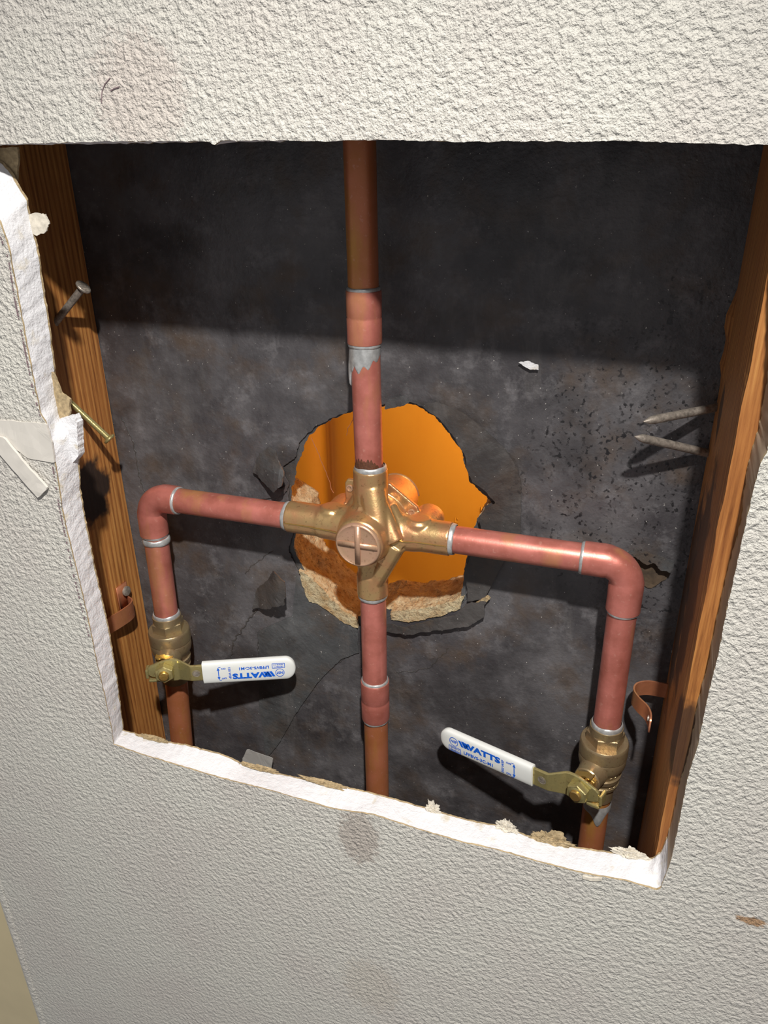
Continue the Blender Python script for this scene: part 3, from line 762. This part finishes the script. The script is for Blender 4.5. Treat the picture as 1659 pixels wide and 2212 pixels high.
# ---------------- ball valves ----------------
def text_mesh(bm, s, size, u, v, P, rot=0, bold=.0, sx=1.0, shear=0.0, sp=1.0, w=0.0):
    cu = bpy.data.curves.new('t', 'FONT'); cu.body = s; cu.size = size; cu.offset = bold; cu.shear = shear
    cu.align_x = 'CENTER'; cu.align_y = 'CENTER'; cu.space_character = sp; cu.resolution_u = 3
    ob = bpy.data.objects.new('t', cu); me = ob.to_mesh()
    c, s_ = math.cos(rot), math.sin(rot); vs = []
    for q in me.vertices:
        x, y = q.co.x*sx, q.co.y
        vs.append(bm.verts.new(P(u+x*c-y*s_, v+x*s_+y*c, w)))
    for p in me.polygons:
        try: bm.faces.new([vs[i] for i in p.vertices])
        except ValueError: pass
    ob.to_mesh_clear(); bpy.data.objects.remove(ob); bpy.data.curves.remove(cu)
def ball_valve(A, S, sign, label, seed, phi=0.0, ws=0.0, us_=1.0, hs=1.0):
    """A = centre, S = stem direction (horizontal), sign = +1 lever to the viewer's right, -1 left"""
    Z = V((0, 0, 1)); S = V(S).normalized()
    H = S.cross(Z)*-1 if sign > 0 else S.cross(Z)
    if H.x*sign < 0: H = -H
    t = thing('ball_valve', label, 'ball valve', A-V((0, 0, .0275)))
    bm = bmesh.new()
    lathe(bm, A, Z, [(-.0275, .0090), (-.0273, .0094), (-.0165, .0094), (-.0160, .0112), (-.0135, .0117), (-.0130, .0108), (-.0105, .0108), (-.0100, .0120), (-.0070, .0124), (-.0064, .0114), (-.004, .0116), (-.001, .0134), (.0015, .0140), (.0065, .0141), (.0070, .0138), (.0074, .0143), (.0145, .0143), (.0160, .0139), (.0163, .0136), (.0164, .009)], 64)
    hexa(bm, A, Z, .0155, .0228, .0112, S)
    lathe(bm, A, Z, [(.0222, .0098), (.0272, .0097), (.0275, .0090)], 48)
    # stem housing
    lathe(bm, A, S, [(0, .0088), (.0140, .0086), (.0145, .0082), (.0205, .0080), (.0212, .0074)], 40)
    put('body', bm, M['valve'], t)
    bm = bmesh.new()
    for i, z in enumerate((-.0035, .0005, .0043)):   # raised cast marks on the flank
        for k in range(2):
            th = math.atan2(S.y, S.x)+(.95 if sign < 0 else -.95)+k*.28*(1 if sign < 0 else -1)
            d = V((math.cos(th), math.sin(th), 0)); p = A+d*.0118+Z*(z-.0085)
            tan = Z.cross(d)
            tube(bm, [p-tan*.0012, p+tan*.0012+Z*.0006], .0004, 6)
    put('cast_mark', bm, M['valve'], t)
    bm = bmesh.new(); solder(bm, A+Z*.0279, Z, PR+.0003, .0022, .0005, seed)
    lab(put('solder_ring', bm, M['solder'], t), 'bright solder bead on top of the valve')
    bm = bmesh.new(); hexa(bm, A, S, .0205, .0238, .0066, Z); lathe(bm, A, S, [(.0235, .0050), (.0262, .0048)], 24)
    lab(put('packing_nut', bm, M['gold'], t), 'gold packing nut on the stem')
    bm = bmesh.new(); lathe(bm, A, S, [(.02, .0034), (.0368+ws, .0034), (.0372+ws, .0029)], 24)
    lab(put('stem', bm, M['gold'], t), 'threaded brass stem end')
    bm = bmesh.new(); hexa(bm, A, S, .0302+ws, .0352+ws, .0066, Z); lathe(bm, A, S, [(.0351+ws, .0050), (.0354+ws, .0046)], 24)
    lab(put('handle_nut', bm, M['zinc'], t), 'hexagonal nut holding the lever')
    # lever
    up = Z
    H0 = H; H = (H0*math.cos(phi)+Z*math.sin(phi)); up = (Z*math.cos(phi)-H0*math.sin(phi))
    def P(u, v, w_): return A+H*u+up*v+S*(w_+ws)
    W0 = .0292; W1 = .0345
    def off(u):
        if u < .009: return W0
        if u > .018: return W1
        k = (u-.009)/.009; return W0+(W1-W0)*k
    def hw(u):
        if u < -.009: return .0045
        if u < .006: return .0045+.0045*math.sin(math.pi*min(1, max(0, (u+.009)/.015))*.5)
        if u < .018: return .0090-.0028*(u-.006)/.012
        return .0062
    bm = bmesh.new(); us = [-.0115, -.0095, -.0075, -.005, -.002, .001, .004, .007, .009, .011, .0135, .016, .018, .021, .024, .026, .029, .034]
    rings = []
    for u in us:
        o_ = off(u); h_ = hw(u)
        if u == -.0115: h_ = .003
        rings.append([bm.verts.new(P(u, a*h_, o_+b*.0010)) for a, b in ((-1, -1), (1, -1), (1, 1), (-1, 1))])
    for a, b in zip(rings, rings[1:]):
        for i in range(4): bm.faces.new((a[i], a[(i+1) % 4], b[(i+1) % 4], b[i]))
    bm.faces.new(rings[0]); bm.faces.new(rings[-1])
    # stop tab folded back toward the body
    sgn = -1
    box_pts = []
    for (u0, u1, v0, v1, w0, w1) in ((-.0135, -.0115, sgn*.006, sgn*-.001, W0-.006, W0+.001), (-.012, -.004, sgn*.0090, sgn*.0070, W0-.007, W0+.001)):
        vs = [bm.verts.new(P(u, v, w_)) for w_ in (w0, w1) for v in (v0, v1) for u in (u0, u1)]
        for f in ((0, 2, 3, 1), (4, 5, 7, 6), (0, 1, 5, 4), (2, 6, 7, 3), (0, 4, 6, 2), (1, 3, 7, 5)): bm.faces.new([vs[i] for i in f])
    bmesh.ops.recalc_face_normals(bm, faces=bm.faces[:])
    hd = put('handle', bm, M['zinc'], t, False); lab(hd, 'yellow zinc plated steel lever')
    md = hd.modifiers.new('bevel', 'BEVEL'); md.width = .0006; md.segments = 2; md.limit_method = 'ANGLE'
    # upper retaining clip of the stem
    bm = bmesh.new(); n_ = 12
    pts = [P(-.006+.0010*i, .0088-.0002*i, .0255+.0006*math.sin(i*.9)) for i in range(n_)]
    for p in (0,):
        rr = [[bm.verts.new(q+up*a+S*b) for a, b in ((-.0004, -.0022), (.0004, -.0022), (.0004, .0022), (-.0004, .0022))] for q in pts]
        for a, b in zip(rr, rr[1:]):
            for i in range(4): bm.faces.new((a[i], a[(i+1) % 4], b[(i+1) % 4], b[i]))
        bm.faces.new(rr[0]); bm.faces.new(rr[-1])
    lab(put('stop_clip', bm, M['gold'], t), 'gold stop plate above the stem')
    # hole in the lever
    bm = bmesh.new(); B0 = P(.0215, 0, W1+.00101)
    lathe(bm, B0, S, [(-.0025, .0019), (0, .0021), (.00015, .0025), (.00005, .0027)], 24, cap=False)
    lathe(bm, B0, S, [(-.0024, .0019), (.00008, .0019)], 24)
    lab(put('lever_hole', bm, M['steel'], hd), 'small round hole through the lever')
    # grip
    bm = bmesh.new(); U0, U1 = .0250*us_, .0855*us_*(1 if us_ == 1 else 1.0); rings = []; N = 44
    us = [U0, U0+.0002, U0+.0008]+[U0+.0008+(U1-U0-.0008)*(1-(1-i/N)**1.35) for i in range(1, N+1)]
    for u in us:
        e = 1.0
        if u > U1-.0070: e = math.sqrt(max(0.0, 1-((u-(U1-.0070))/.0070)**2))
        h_ = (.0075*hs+.0004*(u-U0)/.06)*max(e, .03); th = .0029*max(e, .10)**.5 if e < 1 else .0029
        if u <= U0+.0001: h_ *= .94; th *= .85
        ring = []
        for k in range(32):
            a = 2*math.pi*k/32; ca, sa = math.cos(a), math.sin(a)
            ring.append(bm.verts.new(P(u, h_*math.copysign(abs(ca)**.62, ca), W1+th*math.copysign(abs(sa)**.5, sa))))
        rings.append(ring)
    for a, b in zip(rings, rings[1:]):
        for i in range(32): bm.faces.new((a[i], a[(i+1) % 32], b[(i+1) % 32], b[i]))
    bm.faces.new(rings[0]); bm.faces.new(rings[-1])
    bmesh.ops.recalc_face_normals(bm, faces=bm.faces[:])
    gp = put('grip', bm, M['vinyl'], hd); lab(gp, 'white vinyl grip printed in blue')
    # blue print: reads from the tip toward the stem, upright when the lever points left
    bm = bmesh.new(); WT = W1+.00302
    def T2(x, y, w_): return A+H*(U1-x*1.06*us_)+up*(y if sign < 0 else -y)*1.15+S*(WT+w_+ws)
    def quad(pts):
        bm.faces.new([bm.verts.new(T2(x, y, 0)) for x, y in pts])
    lw = .00018
    def line(x0, y0, x1, y1, w_=lw):
        d = V((x1-x0, y1-y0)); d.normalize(); nx, ny = -d.y*w_, d.x*w_
        quad([(x0+nx, y0+ny), (x1+nx, y1+ny), (x1-nx, y1-ny), (x0-nx, y0-ny)])
    for k in range(32):
        a0, a1 = 2*math.pi*k/32, 2*math.pi*(k+1)/32; cxx, cyy, R = .0098, .0016, .00265
        line(cxx+R*math.cos(a0), cyy+R*math.sin(a0), cxx+R*math.cos(a1), cyy+R*math.sin(a1))
    text_mesh(bm, 'NSF', .0024, .0098, .0016, T2, 0, .00009, 1.0)
    x0, x1, y0, y1 = .0066, .0142, -.0050, -.0018
    line(x0, y0, x1, y0); line(x1, y0, x1, y1); line(x1, y1, x0, y1); line(x0, y1, x0, y0)
    text_mesh(bm, 'CERTIFIED TO', .0010, .0104, -.0027, T2, 0, .00003, .95)
    text_mesh(bm, 'NSF/ANSI 61-8', .0010, .0104, -.0041, T2, 0, .00003, .95)
    for k in range(3):   # three slanted bars in front of the name
        x = .0127+k*.0019
        quad([(x, .0040), (x+.0016, .0040), (x+.0036, .0003), (x+.0020, .0003)])
    text_mesh(bm, 'WATTS', .0050, .0272, .0021, T2, 0, .00026, 1.38, 0, 1.0)
    text_mesh(bm, '®', .0022, .0371, .0016, T2, 0, .00004)
    text_mesh(bm, 'LFFBVS-3C-M1', .0026, .0255, -.0029, T2, 0, .00010, 1.12, 0, 1.05)
    text_mesh(bm, '150 WSP', .0020, .0405, -.0004, T2, math.pi/2, .00006, 1.1)
    text_mesh(bm, 'OFF', .0016, .0440, .0032, T2, 0, .00005, 1.1)
    text_mesh(bm, 'ON', .0016, .0440, -.0036, T2, 0, .00005, 1.1)
    xa = .0472; line(xa, -.0026, xa, .0024, .00026)
    quad([(xa, .0044), (xa-.0009, .0021), (xa, .0023), (xa+.0009, .0021)]); quad([(xa, -.0046), (xa+.0009, -.0024), (xa, -.0026), (xa-.0009, -.0024)])
    line(xa-.0016, .0044, xa-.0002, .0044); line(xa-.0016, -.0046, xa-.0002, -.0046)
    # (thin real thickness for the ink)
    lab(put('printing', bm, M['ink'], hd, False), 'blue printed lettering and arrows')
    return t
ball_valve(AL, (.40, -.917, 0), +1, 'left ball valve, white lever pointing right with its lettering upside down', 50, 0.0, -.003, 1.03, 1.12)
ball_valve(AR, (-.34, -.94, 0), -1, 'right ball valve, white lever pointing left with its lettering upright', 60, -.075, 0, 1.10)

# ---------------- straps and nails ----------------
def ribbon(bm, path, zc_, hh, th=.0009, zf=None):
    pts = [V((x, y, 0)) for x, y in path]; rings = []
    for i, p in enumerate(pts):
        a = pts[max(0, i-1)]; b = pts[min(len(pts)-1, i+1)]; t_ = (b-a).normalized(); nn_ = V((-t_.y, t_.x, 0))
        z = zc_+(zf(i/(len(pts)-1)) if zf else 0)
        h = hh(i/(len(pts)-1)) if callable(hh) else hh
        rings.append([bm.verts.new(p+nn_*s_*th/2+V((0, 0, z+k*h))) for s_, k in ((-1, -1), (1, -1), (1, 1), (-1, 1))])
    for a, b in zip(rings, rings[1:]):
        for i in range(4): bm.faces.new((a[i], a[(i+1) % 4], b[(i+1) % 4], b[i]))
    bm.faces.new(rings[0]); bm.faces.new(rings[-1]); bmesh.ops.recalc_face_normals(bm, faces=bm.faces[:])
def smooth_path(pts, k=6):
    out = []
    P_ = [pts[0]]+pts+[pts[-1]]
    for i in range(1, len(P_)-2):
        p0, p1, p2, p3 = (V((*q, 0)) for q in P_[i-1:i+3])
        for j in range(k):
            t_ = j/k
            q = .5*((2*p1)+(-p0+p2)*t_+(2*p0-5*p1+4*p2-p3)*t_*t_+(-p0+3*p1-3*p2+p3)*t_**3)
            out.append((q.x, q.y))
    out.append(pts[-1]); return out
# right strap
ys = .098; q0 = at(1402, 1500, .090)
t = thing('pipe_strap', 'bent copper pipe strap sticking out of the right stud', 'pipe strap', (XR, ys, q0.z))
bm = bmesh.new()
path = smooth_path([(XR+.0005, ys), (XR-.004, ys+.0005), (XR-.011, ys+.0005), (XR-.017, ys-.003), (XR-.0185, ys-.009), (XR-.0155, ys-.015), (XR-.0105, ys-.021), (XR-.0085, ys-.027), (XR-.0085, ys-.033)])
ribbon(bm, path, q0.z-.001, lambda f: .0050 if f < .93 else .0050*math.sqrt(max(.05, 1-((f-.93)/.07)**2)), zf=lambda f: -.003*f)
put('band', bm, M['copper_strap'], t)
bm = bmesh.new(); hp = V((path[-9][0], path[-9][1], q0.z-.0036)); dv = V((1, -.15, 0))
lathe(bm, hp-dv.normalized()*.0008, dv, [(0, .0018), (.0016, .0018)], 20); lab(put('screw_hole', bm, M['steel'], t), 'dark screw hole near the end of the strap')
# left strap with its nail
q1 = atx(290, 1300, XL); z1 = atx(265, 1335, XL+.010).z
t = thing('pipe_strap', 'copper pipe strap nailed to the left stud', 'pipe strap', (XL, q1.y, z1))
bm = bmesh.new(); yq = atx(292, 1330, XL+.008).y
path = smooth_path([(XL+.0008, yq+.004), (XL+.003, yq+.002), (XL+.0085, yq-.001), (XL+.0105, yq-.007), (XL+.0095, yq-.016), (XL+.0070, yq-.028), (XL+.0065, yq-.045)])
ribbon(bm, path, z1, .0062)
put('band', bm, M['copper_strap'], t)
bm = bmesh.new()
tz0 = z1+.004; tb = V((XL+.0012, yq+.001, 0))
box(bm, (XL+.0002, yq-.006, z1-.002), (XL+.0014, yq+.005, z1+.0165)); bmesh.ops.bevel(bm, geom=bm.edges[:], offset=.0004, segments=1)
put('tab', bm, M['copper_strap'], t)
bm = bmesh.new(); lathe(bm, (XL+.001, yq+.001, z1+.011), (1, -.1, .1), [(0, .0015), (.002, .0015), (.0022, .0036), (.0032, .0036), (.0036, .003)], 24)
lab(put('nail_head', bm, M['steel'], t), 'round nail head holding the strap')

def nail(base, head, r, label, mat, hr=None, tip=None):
    base, head = V(base), V(head); d = (head-base).normalized(); L_ = (head-base).length
    t = thing('nail', label, 'nail', base)
    bm = bmesh.new()
    if hr: lathe(bm, base-d*.01, d, [(0, r), (L_+.009, r)], 24)
    else:
        k = .0065
        lathe(bm, base-d*.01, d, [(0, r), (L_+.01-k, r), (L_+.01-k*.6, r*.85), (L_+.01-k*.25, r*.45), (L_+.01, r*.12)], 10)
    put('shank', bm, mat, t)
    if hr:
        bm = bmesh.new(); lathe(bm, head-d*.0016, d, [(0, r), (.0009, hr*.92), (.0012, hr), (.0019, hr), (.0023, hr*.92), (.0023, hr*.3)], 32)
        B = basis(d)
        for i in range(-3, 4):
            for ax in (0, 1):
                c_ = i*hr*.26; ln = math.sqrt(max(0, (hr*.85)**2-c_*c_))
                a_ = B@V((c_, -ln, .0024-.0016)) if ax == 0 else B@V((-ln, c_, .0024-.0016)); b_ = B@V((c_, ln, .0024-.0016)) if ax == 0 else B@V((ln, c_, .0024-.0016))
                tube(bm, [head+a_, head+b_], .00018, 5)
        put('head', bm, mat, t)
    return t
nb = atx(122, 694, XL)
nail(nb, atx(180, 620, XL+.021), .0021, 'grey nail with a chequered head sticking out of the left stud high up', M['steel'], .0046)
nb = atx(142, 860, XL)
nail(V((XL, nb.y, nb.z)), atx(236, 948, XL+.022), .0019, 'brassy nail pointing down from the left stud beside the step in the cut', M['zinc'], .0040)
nail(atx(1548, 880, XR), at(1390, 911, .0745), .0022, 'upper of two rusty nail points coming out of the right stud', M['steel'])
nail(atx(1530, 979, XR), at(1371, 943, .0765), .0022, 'lower of two rusty nail points coming out of the right stud', M['steel'])

# ---------------- scraps in the cavity ----------------
o = sheet([(528, 1632), (538, 1612), (560, 1620), (594, 1632), (588, 1662), (560, 1672), (530, 1655)], D-.006, .0004, M['film'], 'plastic_scrap', None, 40, .0003, 21.0, lambda p: .003)
tag(o, 'clear crumpled plastic scrap low behind the bottom cut', 'plastic scrap')
o = sheet([(1120, 783), (1140, 780), (1162, 788), (1164, 800), (1145, 797), (1128, 790)], D-.0025, .0006, M['gyp'], 'paint_flake', None, 40, .0005, 22.0)
tag(o, 'small pale flake on the black paper at the shadow line', 'flake')
def strand(px, label, r=.00022):
    bm = bmesh.new(); pts = resample([at(*q) for q in px], 26, .0006, 3); tube(bm, pts, r, 6)
    tag(put('loose_fibre', bm, M['copper_strap']), label, 'fibre')
strand([(672, 945, D), (690, 985, .105), (708, 1030, .102), (722, 1072, .098)], 'long reddish fibre hanging in the left of the hole')
strand([(766, 896, D), (752, 925, D-.002), (747, 942, D-.002)], 'short reddish fibre hanging at the top of the hole')
